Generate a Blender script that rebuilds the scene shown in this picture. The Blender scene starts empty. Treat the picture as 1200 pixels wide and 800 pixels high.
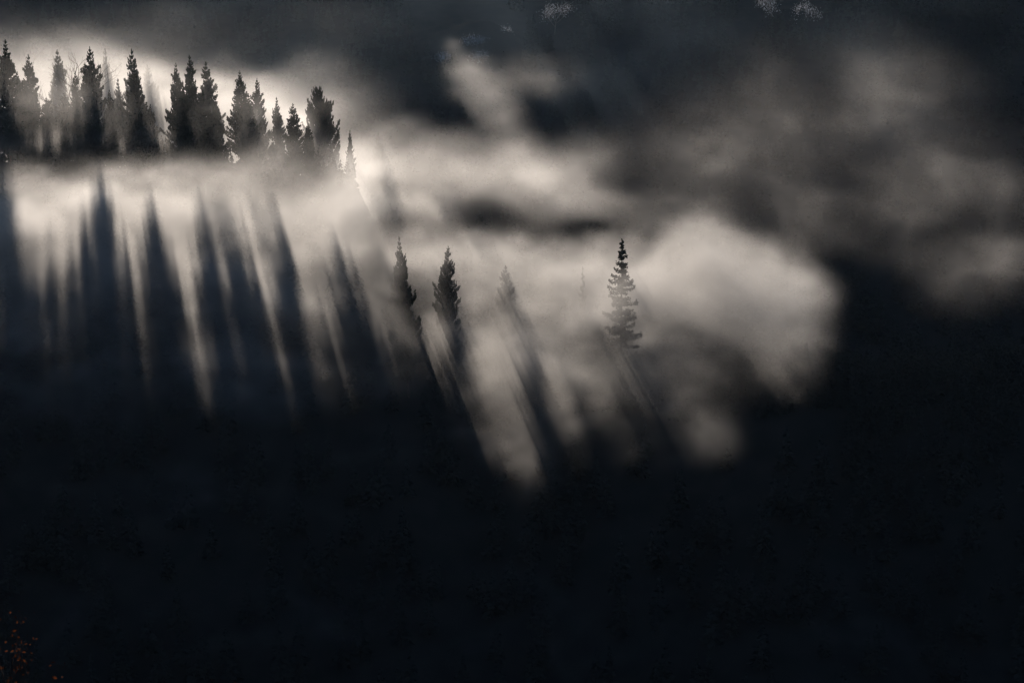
import bpy, math, random
import numpy as np

# ------------------------------------------------------------------ camera, sun, sky, exposure
scene = bpy.context.scene
C = scene.collection
PITCH = math.radians(12.0)
FPX = 2500.0                      # focal length in pixels of the 1200 px wide photograph
cam_data = bpy.data.cameras.new("camera")
cam_data.sensor_width = 36.0
cam_data.lens = 36.0 * FPX / 1200.0
cam_data.clip_start = 0.1
cam_data.clip_end = 6000.0
cam = bpy.data.objects.new("camera", cam_data)
cam.location = (0, 0, 0)
cam.rotation_euler = (math.pi / 2 - PITCH, 0, 0)
C.objects.link(cam)
scene.camera = cam

cp, sp = math.cos(PITCH), math.sin(PITCH)
def at(px, py, y):
    """world point seen at a photograph pixel, at ground distance y"""
    dx = (px - 600.0) / FPX; dy = (400.0 - py) / FPX
    vx, vy, vz = dx, cp + dy * sp, -sp + dy * cp
    k = y / vy
    return vx * k, y, vz * k

SUN = np.array([-570.0, 1240 * sp + 2500 * cp, 1240 * cp - 2500 * sp]); SUN /= np.linalg.norm(SUN)
sun_el = math.asin(SUN[2]); sun_az = math.atan2(SUN[0], SUN[1])
from mathutils import Vector
sl = bpy.data.lights.new("sun", 'SUN'); sl.energy = 3.8; sl.angle = math.radians(0.5)
sl.color = (1.0, 0.865, 0.735)
so = bpy.data.objects.new("sun", sl); C.objects.link(so)
so.rotation_euler = Vector(SUN).to_track_quat('Z', 'Y').to_euler()

world = bpy.data.worlds.new("World"); scene.world = world; world.use_nodes = True
wn = world.node_tree
bg = wn.nodes['Background']; bg.inputs['Strength'].default_value = 0.062
sky = wn.nodes.new('ShaderNodeTexSky'); sky.sky_type = 'NISHITA'; sky.sun_disc = False
sky.sun_elevation = sun_el; sky.sun_rotation = sun_az
tint = wn.nodes.new('ShaderNodeMix'); tint.data_type = 'RGBA'; tint.blend_type = 'MULTIPLY'; tint.inputs[0].default_value = 1
tint.inputs[7].default_value = (.70, .94, 1.36, 1)
wn.links.new(sky.outputs[0], tint.inputs[6]); wn.links.new(tint.outputs[2], bg.inputs['Color'])

scene.view_settings.view_transform = 'Standard'
scene.view_settings.look = 'None'
scene.view_settings.exposure = 0.0
scene.view_settings.gamma = 1.0
cy = scene.cycles
cy.volume_bounces = 0
cy.max_bounces = 4
cy.diffuse_bounces = 2
cy.volume_step_rate = 1.4
cy.volume_max_steps = 512
cy.use_denoising = True
cy.sample_clamp_direct = 0
cy.sample_clamp_indirect = 2

rng = np.random.default_rng(7)
random.seed(7)

# ------------------------------------------------------------------ helpers
def tag(o, label=None, cat=None, group=None, kind=None):
    if label: o['label'] = label
    if cat: o['category'] = cat
    if group: o['group'] = group
    if kind: o['kind'] = kind
    return o

def mesh_from(name, verts, faces, mat=None, smooth=False, mat_idx=None):
    me = bpy.data.meshes.new(name)
    verts = np.asarray(verts, dtype=np.float32); faces = np.asarray(faces, dtype=np.int32)
    nv, (nf, k) = len(verts), faces.shape
    me.vertices.add(nv); me.vertices.foreach_set('co', verts.ravel())
    me.loops.add(nf * k); me.loops.foreach_set('vertex_index', faces.ravel())
    me.polygons.add(nf); me.polygons.foreach_set('loop_start', np.arange(0, nf * k, k, dtype=np.int32))
    if smooth: me.polygons.foreach_set('use_smooth', np.ones(nf, dtype=bool))
    for m in (mat if isinstance(mat, list) else [mat]):
        if m: me.materials.append(m)
    if mat_idx is not None: me.polygons.foreach_set('material_index', np.asarray(mat_idx, dtype=np.int32))
    me.update(calc_edges=True); me.validate()
    return me

def link(name, me, parent=None, loc=(0, 0, 0)):
    o = bpy.data.objects.new(name, me); C.objects.link(o); o.location = loc
    if parent: o.parent = parent
    return o

def smooth(a, b, t):
    t = np.clip((t - a) / (b - a), 0, 1); return t * t * (3 - 2 * t)

class Noise:
    """tiling 3-D value noise on a random lattice"""
    def __init__(s, seed, n=32):
        s.n = n; s.g = np.random.default_rng(seed).random((n, n, n)).astype(np.float32)
    def __call__(s, x, y, z):
        n = s.n; out = 0
        xi = np.floor(x).astype(np.int32); yi = np.floor(y).astype(np.int32); zi = np.floor(z).astype(np.int32)
        fx = x - xi; fy = y - yi; fz = z - zi
        fx = fx * fx * (3 - 2 * fx); fy = fy * fy * (3 - 2 * fy); fz = fz * fz * (3 - 2 * fz)
        xi %= n; yi %= n; zi %= n
        x1 = (xi + 1) % n; y1 = (yi + 1) % n; z1 = (zi + 1) % n; g = s.g
        a = g[xi, yi, zi] * (1 - fx) + g[x1, yi, zi] * fx
        b = g[xi, y1, zi] * (1 - fx) + g[x1, y1, zi] * fx
        c = g[xi, yi, z1] * (1 - fx) + g[x1, yi, z1] * fx
        d = g[xi, y1, z1] * (1 - fx) + g[x1, y1, z1] * fx
        return (a * (1 - fy) + b * fy) * (1 - fz) + (c * (1 - fy) + d * fy) * fz
    def fbm(s, x, y, z, oct=4, gain=0.5):
        t = 0; a = 1; w = 0
        for i in range(oct):
            t = t + a * s(x, y, z); w += a; a *= gain
            x = x * 2.03 + 11.3; y = y * 2.03 + 5.7; z = z * 2.03 + 3.1
        return t / w
NZ = Noise(3); NW = Noise(5)

# ------------------------------------------------------------------ materials
def new_mat(name):
    m = bpy.data.materials.new(name); m.use_nodes = True
    return m, m.node_tree, m.node_tree.nodes['Principled BSDF']

def noisy_mat(name, c0, c1, scale, rough=0.9, trans=0.0, detail=6, bump=0.0):
    m, nt, p = new_mat(name)
    tc = nt.nodes.new('ShaderNodeTexCoord'); n = nt.nodes.new('ShaderNodeTexNoise')
    n.inputs['Scale'].default_value = scale; n.inputs['Detail'].default_value = detail
    r = nt.nodes.new('ShaderNodeValToRGB')
    r.color_ramp.elements[0].color = (*c0, 1); r.color_ramp.elements[1].color = (*c1, 1)
    r.color_ramp.elements[0].position = .35; r.color_ramp.elements[1].position = .65
    nt.links.new(tc.outputs['Object'], n.inputs['Vector']); nt.links.new(n.outputs['Fac'], r.inputs['Fac'])
    nt.links.new(r.outputs['Color'], p.inputs['Base Color'])
    p.inputs['Roughness'].default_value = rough
    p.inputs['Specular IOR Level'].default_value = 0.0
    if trans:
        out = nt.nodes['Material Output']
        tr = nt.nodes.new('ShaderNodeBsdfTranslucent'); mx = nt.nodes.new('ShaderNodeMixShader')
        mx.inputs[0].default_value = trans
        nt.links.new(r.outputs['Color'], tr.inputs['Color'])
        nt.links.new(p.outputs[0], mx.inputs[1]); nt.links.new(tr.outputs[0], mx.inputs[2])
        nt.links.new(mx.outputs[0], out.inputs['Surface'])
    if bump:
        b = nt.nodes.new('ShaderNodeBump'); b.inputs['Strength'].default_value = bump
        nt.links.new(n.outputs['Fac'], b.inputs['Height']); nt.links.new(b.outputs[0], p.inputs['Normal'])
    return m

M_ground = noisy_mat("forest floor", (.022, .025, .022), (.034, .034, .029), .12, bump=.5)
M_needle = noisy_mat("conifer needles", (.024, .034, .026), (.042, .05, .036), .6, trans=.12)
M_forest = noisy_mat("forest needles", (.032, .040, .036), (.046, .052, .044), .05)
M_bark = noisy_mat("bark", (.05, .04, .032), (.09, .075, .06), 3.0, bump=.6)
M_twig = noisy_mat("bare twigs", (.09, .08, .07), (.14, .12, .1), 2.0)
M_leaf = noisy_mat("autumn leaves", (.06, .018, .008), (.13, .04, .014), 9.0, trans=.4)
M_frost = noisy_mat("frosted twigs", (.7, .72, .75), (.85, .86, .88), 3.0, trans=.5)

def fog_mat(name, dens, aniso, col, attr='density'):
    m = bpy.data.materials.new(name); m.use_nodes = True; nt = m.node_tree
    nt.nodes.clear()
    out = nt.nodes.new('ShaderNodeOutputMaterial'); v = nt.nodes.new('ShaderNodeVolumePrincipled')
    v.inputs['Density'].default_value = dens; v.inputs['Anisotropy'].default_value = aniso
    v.inputs['Color'].default_value = (*col, 1)
    v.inputs['Density Attribute'].default_value = attr
    nt.links.new(v.outputs[0], out.inputs['Volume'])
    return m
M_fog = fog_mat("fog", 0.01, 0.68, (.97, .96, .95))
M_mist = fog_mat("blue mist", 0.01, 0.5, (.60, .80, 1.0))

# ------------------------------------------------------------------ terrain
def crest1(x):
    """near spur: distance and height of its crest"""
    t = smooth(-50, -14, x)
    y = 628 * (1 - t) + 560 * t + 5 * np.sin(x * .045)
    tz = smooth(-58, -8, x)
    z = -79 * (1 - tz) + -128 * tz + 1.6 * np.sin(x * .11) + 1.1 * np.sin(x * .23 + 1)
    return y, z

def terrain(x, y):
    x = np.asarray(x, float); y = np.asarray(y, float)
    yc, zc = crest1(x)
    front = zc - .74 * np.maximum(yc - y, 0)
    back = zc - .36 * np.maximum(y - yc, 0)
    spur = np.where(y < yc, front, back)
    near = -2.2 - .60 * np.maximum(y, -3000) + 3 * np.sin(x * .05) * smooth(0, 60, y)
    near = np.where(y < 0, -2.2 - .05 * y, near)
    hollow = np.where(y > yc, -185.0, -300.0)
    # mountainside behind: steep and self shadowed up to a shoulder, gentler above it
    yf = y + 14 * np.sin(x * .016) * smooth(40, 160, np.abs(x))
    s3 = -200 + .42 * (np.minimum(yf, 1130) - 800) + .22 * np.clip(yf - 1130, 0, 400) - .12 * np.maximum(yf - 1530, 0)
    s3 = s3 + 17 * np.exp(-((x + 16) / 22) ** 2 - ((y - 1078) / 22) ** 2)  # bump added to lift the frosted trees into the sun
    k = 9.0
    st = np.stack([spur, near, hollow, s3])
    m = st.max(0); z = m + k * np.log(np.exp((st - m) / k).sum(0)) * .6
    b = NZ.fbm(x / 34 + 7, y / 34 + 3, 0 * x + .5, 4) - .5
    return z + b * 8 * smooth(60, 200, y)

gx = np.concatenate([np.linspace(-2600, -320, 20), np.arange(-300, 301, 5), np.linspace(320, 2600, 20)])
gy = np.concatenate([np.linspace(-700, -20, 12), np.arange(0, 1100, 5), np.arange(1100, 1700, 10), np.linspace(1720, 4500, 24)])
GX, GY = np.meshgrid(gx, gy, indexing='ij')
GZ = terrain(GX, GY)
nx, ny = GX.shape
idx = np.arange(nx * ny).reshape(nx, ny)
F = np.stack([idx[:-1, :-1], idx[1:, :-1], idx[1:, 1:], idx[:-1, 1:]], -1).reshape(-1, 4)
g = link('ground', mesh_from('ground', np.stack([GX, GY, GZ], -1).reshape(-1, 3), F, M_ground, True))
tag(g, kind='structure')
def gz(x, y): return float(terrain(np.array([x]), np.array([y]))[0])

# ------------------------------------------------------------------ conifers
def tube(pts, rad, sides=6):
    """tapered tube through points"""
    pts = np.asarray(pts, float); n = len(pts); V = []; Fc = []
    for i in range(n):
        d = pts[min(i + 1, n - 1)] - pts[max(i - 1, 0)]; d /= np.linalg.norm(d) + 1e-9
        a = np.cross(d, (0, 0, 1) if abs(d[2]) < .9 else (1, 0, 0)); a /= np.linalg.norm(a); b = np.cross(d, a)
        for k in range(sides):
            t = 2 * math.pi * k / sides
            V.append(pts[i] + rad[i] * (math.cos(t) * a + math.sin(t) * b))
    for i in range(n - 1):
        for k in range(sides):
            k2 = (k + 1) % sides
            Fc.append((i * sides + k, i * sides + k2, (i + 1) * sides + k2, (i + 1) * sides + k))
    return np.array(V), np.array(Fc)

def join(parts):
    V = []; Fc = []; o = 0
    for v, f in parts:
        V.append(v); Fc.append(f + o); o += len(v)
    return np.concatenate(V), np.concatenate(Fc)

def sprays(cen, dirs, size, r, flat=.5):
    """pointed quads (needle sprays) at centres, along directions"""
    n = len(cen)
    d = dirs / (np.linalg.norm(dirs, axis=1, keepdims=True) + 1e-9)
    u = r.normal(size=(n, 3)); u[:, 2] *= flat
    s = np.cross(d, u); s /= np.linalg.norm(s, axis=1, keepdims=True) + 1e-9
    L = size[:, None] * (.7 + .6 * r.random((n, 1))); W = L * (.22 + .16 * r.random((n, 1)))
    v = np.stack([cen - d * L * .5, cen + s * W - d * L * .05, cen + d * L * .5, cen - s * W - d * L * .05], 1)
    f = np.arange(n * 4).reshape(n, 4)
    return v.reshape(-1, 3), f

def crown_mesh(name, seed, H, R, kind):
    """kind: cedar (clumpy, narrow, upswept), fir (open whorls), round (broad)"""
    r = np.random.default_rng(seed)
    cen = []; dr = []; sz = []; limbs = []
    z = H * (.10 if kind != 'fir' else .06)
    while z < H * .985:
        t = z / H
        if kind == 'cedar':
            prof = (1 - t) ** .92 * (1.0 if t > .25 else .75 + t) * (1 + .35 * t)
            step = .50 + .15 * t; nb = 6; up = .42
        elif kind == 'fir':
            prof = (1 - t) ** .85 ; step = 1.08 - .2 * t; nb = 9; up = -.14 + .36 * t
        else:
            prof = math.sin(min(1, (1 - t) * 1.25 + .05) * math.pi * .62) ** .9; step = .5; nb = 6; up = .6
        clump = .72 + .5 * NZ(np.array([z * .55 + seed * 3.3]), np.array([seed * 1.7]), np.array([.5]))[0]
        a0 = r.random() * 6.28
        for b in range(nb):
            if kind != 'fir' and r.random() < .12: continue
            if kind == 'fir' and r.random() < .2: continue
            a = a0 + 6.283 * b / nb + r.normal() * .22
            zj = r.normal() * .22 if kind == 'fir' else 0
            lump = .30 + 1.15 * NZ(np.array([math.cos(a) * 1.7 + 9 + seed]), np.array([math.sin(a) * 1.7 + 9]), np.array([z * .62]))[0] + .22 * abs(r.normal())
            L = max(.25, R * prof * (lump * clump * 1.1 if kind != 'fir' else .5 + .75 * r.random()))
            dxy = np.array([math.cos(a), math.sin(a), 0])
            n = max(4, int(L * 9))
            s = (np.arange(n) + r.random(n)) / n
            s = s ** (.75 if kind == 'fir' else .6)
            rise = up * L * s + (-.18 * L * s * (1 - s) * 2 if kind == 'fir' else .1 * L * s * s)
            p = dxy * (s * L)[:, None] + np.array([0, 0, 1]) * (z + zj + rise)[:, None]
            side = np.cross(dxy, (0, 0, 1))
            m = 3 if kind != 'fir' else 3
            for q in range(m):
                w = (.20 * L * (1 - s) + .16) if kind == 'fir' else (.20 * L * (1.15 - s) + .07)
                off = side * (r.normal(size=(n, 1)) * w[:, None] * .8) + np.array([0, 0, 1]) * r.normal(size=(n, 1)) * (.13 if kind == 'fir' else .17)
                off = off * min(1, .35 + (1 - t) * 4); cen.append(p + off)
                dd = dxy * (.8 + 0 * s)[:, None] + side * r.normal(size=(n, 1)) * .7 + np.array([0, 0, 1]) * ((.05 if kind == 'fir' else .7) + r.normal(size=(n, 1)) * .25)
                dr.append(dd); sz.append(np.full(n, .38 if kind == 'fir' else .30 + .22 * min(1, (1 - t) * 5)))
            if kind == 'fir' or L > R * .45:
                limbs.append(tube([dxy * .0 + np.array([0, 0, z]), dxy * L * .5 + np.array([0, 0, z + zj + rise[n // 2] * .8]), dxy * L * .92 + np.array([0, 0, z + zj + up * L * .9])],
                                  [.05 + .012 * L, .03 + .008 * L, .012], 3))
        z += step * (.8 + .4 * r.random() if kind != 'fir' else .75 + .5 * r.random())
    # leader
    n = 14; s = r.random(n)
    cen.append(np.stack([r.normal(size=n) * .06, r.normal(size=n) * .06, H * .965 + s * H * .035], 1)); dr.append(np.tile([0, 0, 1.], (n, 1)) + r.normal(size=(n, 3)) * .35); sz.append(np.full(n, .38))
    v, f = sprays(np.concatenate(cen), np.concatenate(dr), np.concatenate(sz), r)
    lv, lf = join(limbs)
    V, Fc = join([(v, f), (lv, lf)])
    mi = np.concatenate([np.zeros(len(f), int), np.ones(len(lf), int)])
    return mesh_from(name, V, Fc, [M_needle, M_bark], False, mi)

def trunk_mesh(name, seed, H):
    r = np.random.default_rng(seed + 99); n = 9; t = np.linspace(0, 1, n)
    p = np.stack([np.cumsum(r.normal(size=n) * .02), np.cumsum(r.normal(size=n) * .02), t * H * .985 - .6 * (1 - t)], 1)
    return mesh_from(name, *tube(p, .34 * (H / 24) * (1 - t) ** .9 + .02, 8), M_bark, True)

CR = {}
for k in range(5): CR['cedar', k] = (crown_mesh('cedar_crown', 10 + k, 24, 4.6 + .5 * (k % 3), 'cedar'), trunk_mesh('cedar_trunk', k, 24))
for k in range(2): CR['fir', k] = (crown_mesh('fir_crown', 30 + k, 24, 5.6, 'fir'), trunk_mesh('fir_trunk', 30 + k, 24))
for k in range(2): CR['round', k] = (crown_mesh('broad_crown', 50 + k, 18, 4.8, 'round'), trunk_mesh('broad_trunk', 50 + k, 18))
H0 = {'cedar': 24, 'fir': 24, 'round': 18}

def make_tree(name, label, cat, group, kind, k, px, top, y, wide=1.0, Hmin=14.0, lean=0.0, rot=None):
    """tree whose tip is seen at (px, top) and which stands on the ground at distance y"""
    x, _, zt = at(px, top, y)
    zb = gz(x, y)
    H = zt - zb
    o = bpy.data.objects.new(name, None); C.objects.link(o)
    o.empty_display_size = 1
    o.location = (x, y, zb)
    s = H / H0[kind]
    o.rotation_euler = (0, lean, rot if rot is not None else random.random() * 6.28)
    cm, tm = CR[kind, k]
    for nm, me in (('crown', cm), ('trunk', tm)):
        c = link(nm, me, o); c.scale = (s ** .5 * wide, s ** .5 * wide, s)
    tag(o, label, cat, group)
    return o, H

GL = 'conifers along the left ridge'
ridge = [
 # px, top, y, kind, k, wide, label
 (6, 47, 624, 'cedar', 0, 1.05, "broad black conifer at the far left edge, tallest of the ridge row"),
 (33, 64, 668, 'cedar', 1, 1.0, "hazy conifer just right of the black tree at the left edge"),
 (54, 114, 630, 'cedar', 2, .8, "short dark conifer low between the hazy pair and the widest black tree"),
 (67, 57, 700, 'cedar', 3, .85, "pale fog faded conifer left of the widest black tree"),
 (88, 84, 628, 'cedar', 4, .62, "dark conifer forming the left shoulder of the widest black tree"),
 (105, 55, 622, 'cedar', 2, .95, "widest black conifer with a spiky tip, second tall dark one from the left"),
 (123, 57, 715, 'cedar', 1, .9, "pale fog faded conifer close behind the widest black tree's right side"),
 (138, 92, 690, 'cedar', 0, .8, "faint conifer in fog left of the rounded black conifer"),
 (154, 57, 690, 'cedar', 4, .8, "tall pale conifer rising behind the rounded black conifer"),
 (157, 80, 622, 'cedar', 3, 1.15, "rounded black conifer with a leaning right side in front of a pale taller tree"),
 (173, 76, 720, 'cedar', 2, 1.1, "faint wide conifer in fog right of the rounded black conifer"),
 (206, 74, 626, 'cedar', 1, .78, "narrow dark conifer, left tree of the group of four"),
 (214, 95, 618, 'cedar', 0, .7, "shorter dark conifer at the right foot of the narrow dark one"),
 (222, 64, 676, 'cedar', 3, .85, "grey tall conifer second in the group of four"),
 (241, 72, 674, 'cedar', 4, .95, "grey spiky conifer on the right of the group of four"),
 (237, 104, 620, 'cedar', 2, .9, "dark lower conifer in front of the grey spiky one"),
 (252, 112, 622, 'cedar', 0, .75, "small dark conifer on the right edge of the group of four"),
 (281, 83, 628, 'cedar', 1, .9, "dark pointed conifer standing right after the wide sky gap"),
 (291, 110, 620, 'cedar', 3, .8, "low dark conifer at the foot of the pointed one after the gap"),
 (301, 92, 674, 'cedar', 2, .75, "slim grey conifer right of the pointed one after the gap"),
 (324, 114, 670, 'cedar', 0, .72, "small grey conifer midway between slim grey one and broad pale tree"),
 (343, 121, 624, 'cedar', 4, .85, "short dark conifer just left of the broad pale tree"),
 (361, 144, 622, 'cedar', 1, .75, "tiny dark conifer at the foot of the broad pale tree"),
 (410, 152, 668, 'cedar', 3, .42, "small lone conifer tip right of the broad pale tree"),
 (443, 153, 735, 'cedar', 2, .7, "faintest conifer tip, last on the right end of the ridge"),
 (190, 96, 735, 'cedar', 0, .9, "ghostly conifer in fog left of the group of four"),
 (20, 84, 640, 'cedar', 4, .9, "dark conifer tucked behind the right side of the left edge tree"),
 (75, 108, 632, 'cedar', 1, .9, "dark low conifer under the pale faded one"),
 (128, 104, 628, 'cedar', 3, .6, "dark conifer forming the right foot of the widest black tree"),
 (176, 122, 624, 'cedar', 0, .8, "short dark conifer at the right foot of the rounded black conifer"),
 (38, 128, 624, 'cedar', 2, .9, "lowest dark conifer beside the left edge tree"),
]
for px, top, y, kd, k, w, lab in ridge:
    make_tree('conifer', lab, 'tree', GL, kd, k, px, top, y, w * .88)
make_tree('broad_tree', "broad pale grey tree with a rounded crown at the right end of the ridge", 'tree', None, 'round', 0, 373, 105, 688, .60)
GM = 'lone conifers standing in the lit fog'
mid = [
 (477, 276, 549, 'cedar', 0, .64, "dark clumpy conifer, leftmost of the lone trees in the lit fog"),
 (518, 288, 555, 'cedar', 2, .66, "grey pointed conifer right of the leftmost lone tree in the fog"),
 (586, 311, 565, 'cedar', 4, .8, "blurred leaning conifer sinking in fog, third lone tree from the left"),
 (683, 312, 572, 'fir', 1, .45, "barely visible thin conifer in fog left of the open branched fir"),
 (463, 322, 570, 'cedar', 1, .6, "faint small conifer ghosting left of the leftmost lone tree"),
]
for px, top, y, kd, k, w, lab in mid:
    make_tree('conifer', lab, 'tree', GM, kd, k, px, top, y, w, lean=.05 if kd == 'cedar' else 0)
make_tree('fir_tree', "open branched fir with layered whorls standing alone in the brightest fog", 'tree', GM, 'fir', 0, 729, 279, 553, 1.12)

# bare tree behind the ridge
def bare_tree(H, seed, mat_twig, leaves=0, leaf=.3, leaf_mat=None, spread=.55, depth=5):
    r = np.random.default_rng(seed); parts = []; tips = []
    def grow(p, d, L, rad, lv):
        n = 4; pts = [p]; q = p.copy(); dd = d.copy()
        for i in range(n):
            dd = dd + r.normal(size=3) * .1 + np.array([0, 0, .05]); dd /= np.linalg.norm(dd)
            q = q + dd * L / n; pts.append(q.copy())
        parts.append(tube(pts, np.linspace(rad, rad * .6, n + 1), 6 if lv < 2 else 4 if lv < 4 else 3))
        tips.extend(pts[2:] if lv >= depth - 2 else [])
        if lv >= depth: return
        for c in range(3 if lv else 5):
            a = dd + r.normal(size=3) * spread; a /= np.linalg.norm(a)
            grow(pts[-1 - (c % 3)] , a, L * (.62 + .2 * r.random()), rad * .55, lv + 1)
    grow(np.zeros(3), np.array([0, 0, 1.]), H * .33, H * .016, 0)
    V, Fc = join(parts)
    return V, Fc, np.array(tips)

def leaf_quads(pts, n, size, r, jitter):
    c = pts[r.integers(0, len(pts), n)] + r.normal(size=(n, 3)) * jitter
    return sprays(c, r.normal(size=(n, 3)), np.full(n, size), r, 1.0)

V, Fc, tips = bare_tree(17, 4, M_twig)
x, y, zt = at(90, 55, 690); zb = gz(x, y)
o = bpy.data.objects.new('bare_tree', None); C.objects.link(o); o.location = (x, y, zb)
s = (zt - zb) / V[:, 2].max()
b = link('branches', mesh_from('bare_branches', V * np.array([s * .8, s * .8, s]), Fc, M_twig), o)
tag(o, "faint leafless tree with fine upright twigs in fog behind the ridge conifers", 'tree')

# frosted trees catching the sun on the hillside behind, some raised by an added bump
GF = 'frosted trees glinting on the hillside'
frost_spots = [(548, 50, 1072, 3, "frosted tree glinting at the top of the slanting light rays"),
               (590, 38, 1084, 5, "frosted tree glinting right of the slanting light rays"),
               (532, 66, 1062, 12, "small frosted tree added to streak the upper left edge of the slanting light rays"),  # added to break the sunlight into streaks
               (566, 60, 1058, 14, "frosted tree added low in the slanting light rays to streak them"),  # also added for the streaks it casts
               (650, 3, 1102, 6, "frosted tree speckled with glints at the top centre of the hillside"),
               (905, -8, 1112, 8, "frosted tree with glints near the top edge, right of the centre"),
               (945, 2, 1104, 9, "frosted tree, rightmost of those glinting near the top edge")]
for px, top, y, sd, lab in frost_spots:
    V, Fc, tips = bare_tree(14, sd, M_twig, depth=4, spread=.7)
    r = np.random.default_rng(sd)
    x, _, zt = at(px, top, y); zb = gz(x, y); H = zt - zb
    o = bpy.data.objects.new('frosted_tree', None); C.objects.link(o); o.location = (x, y, zb)
    s = np.array([1.5, 1.5, H / V[:, 2].max()])
    link('branches', mesh_from('frosted_branches', V * s, Fc, M_twig), o)
    lv, lf = leaf_quads(tips * s, 800, .34, r, 1.1)
    link('frost', mesh_from('frost', lv, lf, M_frost), o)
    tag(o, lab, 'tree', GF)
    o.children[-1]['kind'] = 'stuff'

# foreground autumn tree, only its top reaches into the bottom left corner
V, Fc, tips = bare_tree(5.2, 21, M_bark, depth=5, spread=.6)
o = bpy.data.objects.new('autumn_tree', None); C.objects.link(o)
x, y, zt = at(30, 712, 30.0); zb = gz(x, y)
s = (zt - zb) / V[:, 2].max(); sv = np.array([s * .6, s * .6, s])
o.location = (x, y, zb)
link('branches', mesh_from('autumn_branches', V * sv, Fc, M_bark), o)
r = np.random.default_rng(2)
lv, lf = leaf_quads(tips * sv, 5000, .062, r, .09)
lvs = link('leaves', mesh_from('autumn_leaves', lv, lf, M_leaf), o)
lvs['kind'] = 'stuff'
tag(o, "dark twiggy tree top with dull orange autumn leaves in the bottom left corner", 'tree')

# far forest as one mass
def spray_conifer(r, H, R, n=150):
    t = r.random(n) ** 1.3; a = r.random(n) * 6.28; q = R * (1 - t) ** .85 * (.55 + .6 * r.random(n))
    c = np.stack([np.cos(a) * q, np.sin(a) * q, H * (.08 + .92 * t)], 1)
    d = np.stack([np.cos(a), np.sin(a), -.1 + r.normal(size=n) * .3], 1)
    return sprays(c, d, (.13 * (1 - t) + .05) * H, r, 1.0)
r = np.random.default_rng(77)
protos = [spray_conifer(r, 1.0, .17) for _ in range(8)]
def scatter(n, xr, yr, keep, hmin, hmax, name, seed):
    r = np.random.default_rng(seed)
    X = r.uniform(*xr, n); Y = r.uniform(*yr, n); ok = keep(X, Y); X, Y = X[ok], Y[ok]; Z = terrain(X, Y) - .5
    Hs = r.uniform(hmin, hmax, len(X)); A = r.uniform(0, 6.28, len(X)); parts = []
    for i in range(len(X)):
        v, f = protos[i % 8]; ca, sa = math.cos(A[i]), math.sin(A[i]); h = Hs[i]
        w = np.stack([(v[:, 0] * ca - v[:, 1] * sa) * h + X[i], (v[:, 0] * sa + v[:, 1] * ca) * h + Y[i], v[:, 2] * h + Z[i]], 1)
        parts.append((w, f))
    V, Fc = join(parts)
    return link(name, mesh_from(name, V, Fc, M_forest))
def open_to_sun(X, Y):
    ok = np.ones(len(X), bool)
    for px, top, y, sd, lab in frost_spots:
        x0 = at(px, top, y)[0]
        ok &= ~((Y > y - 4) & (np.abs(X - x0 - SUN[0] / SUN[1] * (Y - y)) < 13))
    return ok
fw = scatter(7500, (-340, 340), (800, 1560), lambda X, Y: (np.abs(X) < .28 * Y) & open_to_sun(X, Y), 9, 15, 'forest', 1)
tag(fw, "dark conifer forest covering the shadowed mountainside behind the fog", 'forest', kind='stuff')
fl = scatter(2300, (-190, 190), (300, 612), lambda X, Y: (np.abs(X) < .3 * Y + 20) & (Y < crest1(X)[0] - 22), 9, 14, 'forest', 2)
fr = scatter(330, (-215, -48), (612, 652), lambda X, Y: X < 0, 5, 9.5, 'forest', 3)
tag(fr, "low dark undergrowth of young conifers along the foot of the left ridge", 'forest', kind='stuff')
fm = scatter(1300, (-26, 92), (545, 590), lambda X, Y: np.abs(Y - crest1(X)[0]) < 14, 4, 7.5, 'forest', 5)
tag(fm, "young conifers along the low spur below the lone trees", 'forest', kind='stuff')
fk = scatter(3200, (86, 200), (500, 690), lambda X, Y: (Y > crest1(X)[0] - 30) & ((np.abs(Y - crest1(X)[0]) < 16) | ((X * 7.3 + Y * 3.1) % 1 < .3)), 6, 11, 'forest', 4)
tag(fk, "dark conifer forest on the rising spur right of the bright fog", 'forest', kind='stuff')
tag(fl, "black conifer forest on the shadowed slope filling the bottom of the picture", 'forest', kind='stuff')

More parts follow.
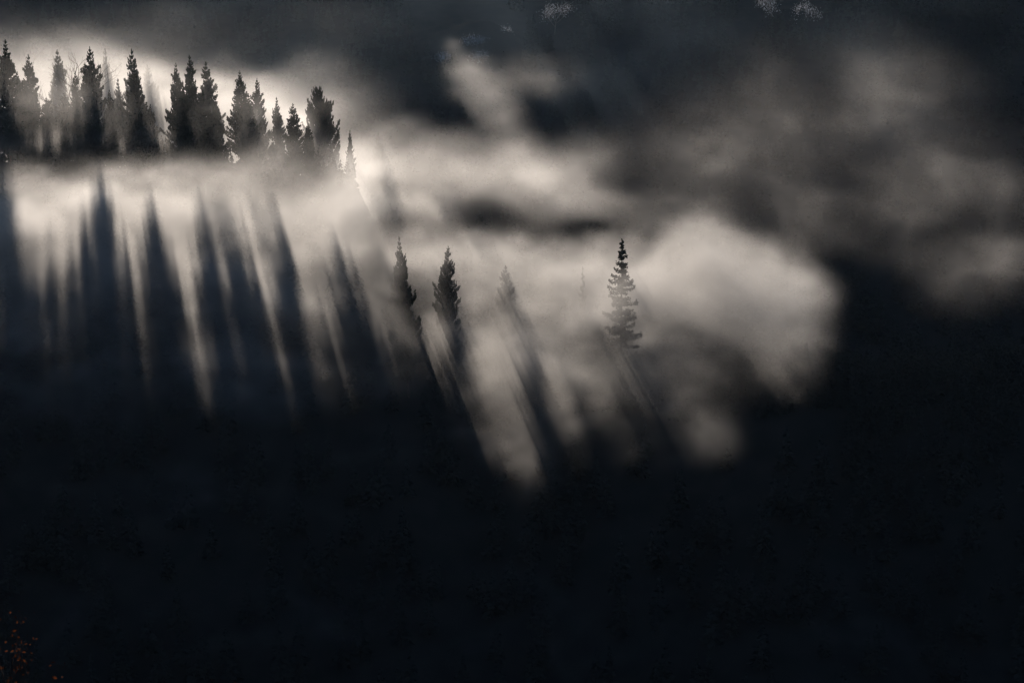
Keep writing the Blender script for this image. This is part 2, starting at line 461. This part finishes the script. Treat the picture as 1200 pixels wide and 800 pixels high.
# ------------------------------------------------------------------ fog banks
# blob: (px, py, y, half width px, half height px, half depth m, density per m, tilt of depth per height)
def fog_bank(name, label, lo, hi, vox, blobs, seed, nscale, amount, detail, warp, mask=None, mat=None, torn=1.0):
    n = [int(round((hi[i] - lo[i]) / vox[i])) + 1 for i in range(3)]
    ax = [np.linspace(lo[i], hi[i], n[i]).astype(np.float32) for i in range(3)]
    X, Y, Z = np.meshgrid(*ax, indexing='ij')
    s = 1.0 / nscale; o = seed * 3.7
    wx = (NW.fbm(X * s + o, Y * s, Z * s * 1.6, 3) - .5) * warp
    wz = (NW.fbm(X * s + o + 9, Y * s + 4, Z * s * 1.6 + 2, 3) - .5) * warp
    wy = wx * .6 - wz * .4
    Xw, Yw, Zw = X + wx, Y + wy, Z + wz * .7
    D = np.zeros_like(X)
    for (px, py, y, rx, ry, ry_m, den, tilt) in blobs:
        cx, cy_, cz = at(px, py, y); sc = y / FPX
        dz = (Zw - cz) / (ry * sc)
        q = ((Xw - cx) / (rx * sc)) ** 2 + dz ** 2 + ((Yw - cy_ - tilt * (Zw - cz)) / ry_m) ** 2
        D += den * np.exp(-1.9 * q) * np.clip(2.2 - q, 0, 1)
    f = NZ.fbm(Xw * s * 2.2 + o, Yw * s * 1.6 + 2, Zw * s * 3.6 + 5, detail, .57)
    f2 = NW.fbm(Xw * s * 7 + o, Yw * s * 5 + 2, Zw * s * 9 + 1, 3, .6)
    edge = 1 - np.clip(D / (np.quantile(D[D > 0], .9) + 1e-9), 0, 1)      # thin outskirts are torn more than the core
    D *= np.minimum(np.exp(amount * (1 + .9 * torn * edge) * (f - .5) / .13 + amount * (.25 + .5 * torn * edge) * (f2 - .5) / .13), 5)
    if mask is not None: D *= mask(X, Y, Z)
    # keep the box faces clear
    for a in range(3):
        D = np.moveaxis(D, a, 0); D[0] = 0; D[-1] = 0; D = np.moveaxis(D, 0, a)
    vals = np.ascontiguousarray(D * 100, dtype=np.float32).ravel()   # stored per 100 m
    N = vals.size
    me = bpy.data.meshes.new(name)
    me.vertices.add(N)
    me.vertices.foreach_set('co', np.stack([X, Y, Z], -1).astype(np.float32).ravel())
    at_ = me.attributes.new('fog_density', 'FLOAT', 'POINT'); at_.data.foreach_set('value', vals)
    me.materials.append(mat or M_fog)
    ob = link(name, me); tag(ob, label, 'fog', kind='stuff')
    ng = bpy.data.node_groups.new(name + '_nodes', 'GeometryNodeTree')
    ng.interface.new_socket('Geometry', in_out='INPUT', socket_type='NodeSocketGeometry')
    ng.interface.new_socket('Geometry', in_out='OUTPUT', socket_type='NodeSocketGeometry')
    N_ = ng.nodes.new; L_ = ng.links.new
    gi = N_('NodeGroupInput'); go = N_('NodeGroupOutput')
    pos = N_('GeometryNodeInputPosition'); sep = N_('ShaderNodeSeparateXYZ'); L_(pos.outputs[0], sep.inputs[0])
    def math_(op, a, b=None):
        m = N_('ShaderNodeMath'); m.operation = op
        for i, v in enumerate((a, b)):
            if v is None: continue
            if isinstance(v, (int, float)): m.inputs[i].default_value = v
            else: L_(v, m.inputs[i])
        return m.outputs[0]
    ids = []
    for i in range(3):
        st = (hi[i] - lo[i]) / (n[i] - 1)
        t = math_('ROUND', math_('MULTIPLY', math_('SUBTRACT', sep.outputs[i], float(lo[i])), 1.0 / st))
        ids.append(math_('MAXIMUM', math_('MINIMUM', t, n[i] - 1), 0))
    # integer arithmetic to keep large indices exact
    def imath(op, a, b):
        m = N_('FunctionNodeIntegerMath'); m.operation = op
        for i, v in enumerate((a, b)):
            if isinstance(v, int): m.inputs[i].default_value = v
            else: L_(v, m.inputs[i])
        return m.outputs[0]
    ii = imath('ADD', imath('MULTIPLY', imath('ADD', imath('MULTIPLY', ids[0], n[1]), ids[1]), n[2]), ids[2])
    na = N_('GeometryNodeInputNamedAttribute'); na.data_type = 'FLOAT'; na.inputs[0].default_value = 'fog_density'
    si = N_('GeometryNodeSampleIndex'); si.data_type = 'FLOAT'; si.domain = 'POINT'
    L_(gi.outputs[0], si.inputs['Geometry']); L_(na.outputs[0], si.inputs['Value']); L_(ii, si.inputs['Index'])
    vc = N_('GeometryNodeVolumeCube')
    L_(si.outputs[0], vc.inputs['Density'])
    vc.inputs['Min'].default_value = lo; vc.inputs['Max'].default_value = hi
    for i, a in enumerate(('X', 'Y', 'Z')): vc.inputs['Resolution ' + a].default_value = n[i]
    sm = N_('GeometryNodeSetMaterial'); sm.inputs['Material'].default_value = mat or M_fog
    L_(vc.outputs[0], sm.inputs['Geometry']); L_(sm.outputs[0], go.inputs[0])
    md = ob.modifiers.new('fog', 'NODES'); md.node_group = ng
    print(name, n, N, float(vals.max()), flush=True)
    return ob

front = [
 # left curtain with the long tree shadows
 (20, 290, 525, 130, 95, 20, .034, .45), (150, 290, 522, 130, 95, 20, .036, .45),
 (280, 290, 520, 130, 95, 20, .038, .45), (395, 265, 530, 80, 75, 18, .030, .45),
 (340, 410, 500, 150, 60, 18, .012, .3), (100, 430, 500, 200, 80, 20, .006, .3),
 (60, 165, 603, 90, 24, 9, .010, 0), (200, 160, 603, 110, 20, 9, .008, 0), (120, 115, 592, 160, 50, 16, .0022, 0), (330, 140, 592, 90, 40, 16, .0014, 0),
 (600, 745, 484, 900, 70, 16, .003, 0), (250, 560, 492, 330, 80, 14, .003, 0), (320, 430, 474, 120, 62, 14, .0045, 0), (120, 430, 474, 120, 70, 14, .0012, 0),
 (729, 356, 532, 42, 28, 9, .036, .3), (432, 210, 606, 34, 26, 9, .012, 0),
 (405, 335, 512, 60, 55, 14, .014, .3),
 # bright mass with the lone trees
 (530, 325, 564, 80, 50, 20, .040, .4), (600, 315, 566, 70, 42, 20, .034, .4), (690, 330, 566, 80, 48, 20, .034, .4),
 (790, 345, 564, 90, 62, 22, .040, .4), (865, 335, 562, 78, 58, 24, .052, .3), (905, 350, 562, 60, 62, 22, .008, .3), (900, 390, 552, 50, 55, 22, .013, .3),
 (560, 400, 540, 80, 60, 18, .022, .3), (650, 420, 534, 100, 70, 18, .026, .3), (765, 415, 534, 95, 75, 18, .019, .3),
 (600, 480, 514, 70, 50, 14, .018, .3), (650, 510, 508, 50, 45, 14, .012, .3), (785, 480, 515, 75, 65, 16, .008, .3),
]
fog_bank('fog_bank', "lit fog bank in front of the ridge striped by long tree shadows",
         (-185, 450, -190), (170, 625, -45), (1.5, 2.0, 1.5), front, 1, 34, .58, 6, 24)
back = [
 (60, 115, 705, 150, 55, 34, .014, .2), (200, 110, 705, 140, 55, 34, .016, .2), (320, 135, 705, 110, 60, 34, .022, .2),
 (430, 190, 705, 80, 46, 28, .018, .2), (90, 190, 690, 170, 50, 26, .010, 0), (280, 190, 690, 130, 50, 26, .012, 0),
 (490, 236, 700, 55, 28, 22, .020, 0), (150, 38, 760, 260, 34, 20, .0009, 0), (900, 200, 735, 190, 90, 24, .0011, 0), (700, 243, 705, 55, 24, 20, .020, 0), (800, 250, 715, 70, 30, 24, .0030, 0), (960, 250, 722, 80, 50, 24, .0016, 0), (1130, 310, 728, 70, 55, 22, .0036, 0), (1000, 90, 730, 130, 50, 24, .0009, 0), (635, 242, 700, 70, 24, 18, .007, 0),
 (415, 192, 652, 28, 14, 6, .035, 0), (373, 140, 664, 30, 30, 8, .018, 0), (232, 95, 656, 34, 30, 7, .010, 0), (312, 120, 656, 30, 26, 7, .009, 0),
 # veils right of the ridge, in front of the hollow
 (530, 205, 715, 80, 38, 26, .012, 0), (640, 205, 715, 80, 34, 26, .012, 0), (710, 200, 715, 40, 45, 20, .010, 0),
 (800, 230, 720, 70, 60, 26, .0015, 0), (880, 170, 725, 110, 85, 30, .0010, 0), (1000, 140, 730, 100, 60, 30, .0009, 0),
 (1090, 150, 730, 90, 70, 30, .0019, 0), (1170, 240, 730, 70, 95, 26, .0015, 0), (1060, 250, 725, 70, 60, 26, .0019, 0),
]
fog_bank('fog_bank', "fog glowing behind the left ridge and drifting in veils towards the right",
         (-230, 640, -160), (240, 790, 5), (2.0, 3.0, 2.0), back, 2, 44, .60, 6, 40, torn=.2)
far = [  # blobs strung along the sun's slant, the light beam put into their shape
 (532, 56, 1010, 15, 12, 10, .005, 0), (550, 82, 985, 30, 20, 14, .010, 0), (568, 106, 960, 36, 24, 14, .012, 0), (584, 136, 935, 32, 24, 14, .010, 0),
 (602, 166, 912, 32, 24, 14, .008, 0), (625, 92, 975, 55, 28, 16, .004, 0),
]
fog_bank('fog_bank', "small slanting fog wisp shaped as the light beam below the glinting trees",
         (-70, 880, -150), (60, 1040, -30), (1.5, 2.5, 1.5), far, 3, 18, .22, 5, 6)
mist = [
 (300, 60, 1030, 600, 120, 42, .00050, 2.3), (900, 60, 1030, 600, 120, 42, .00034, 2.3), (600, 200, 925, 900, 70, 40, .00030, 2.3),
]
fog_bank('fog_bank', "thin blue mist in the shaded hollow before the far mountainside",
         (-330, 800, -215), (330, 1300, 20), (6, 6, 4), mist, 4, 120, .5, 4, 50, mat=M_mist)

# ------------------------------------------------------------------ thin even haze round everything
def haze_box(x0, x1, y0, y1, z0, z1, density):
    v = [(x, y, z) for x in (x0, x1) for y in (y0, y1) for z in (z0, z1)]
    f = [(0, 1, 3, 2), (4, 6, 7, 5), (0, 4, 5, 1), (2, 3, 7, 6), (0, 2, 6, 4), (1, 5, 7, 3)]
    o = link('haze', mesh_from('haze', v, f, fog_mat('haze', density, .5, (.52, .72, 1.0), '')))
    tag(o, "thin morning haze filling the valley air", 'haze', kind='stuff')
haze_box(-2700, 2700, -800, 4600, float(GZ.min()) - 1.0, float(GZ.max()) + 30.0, 8e-6)
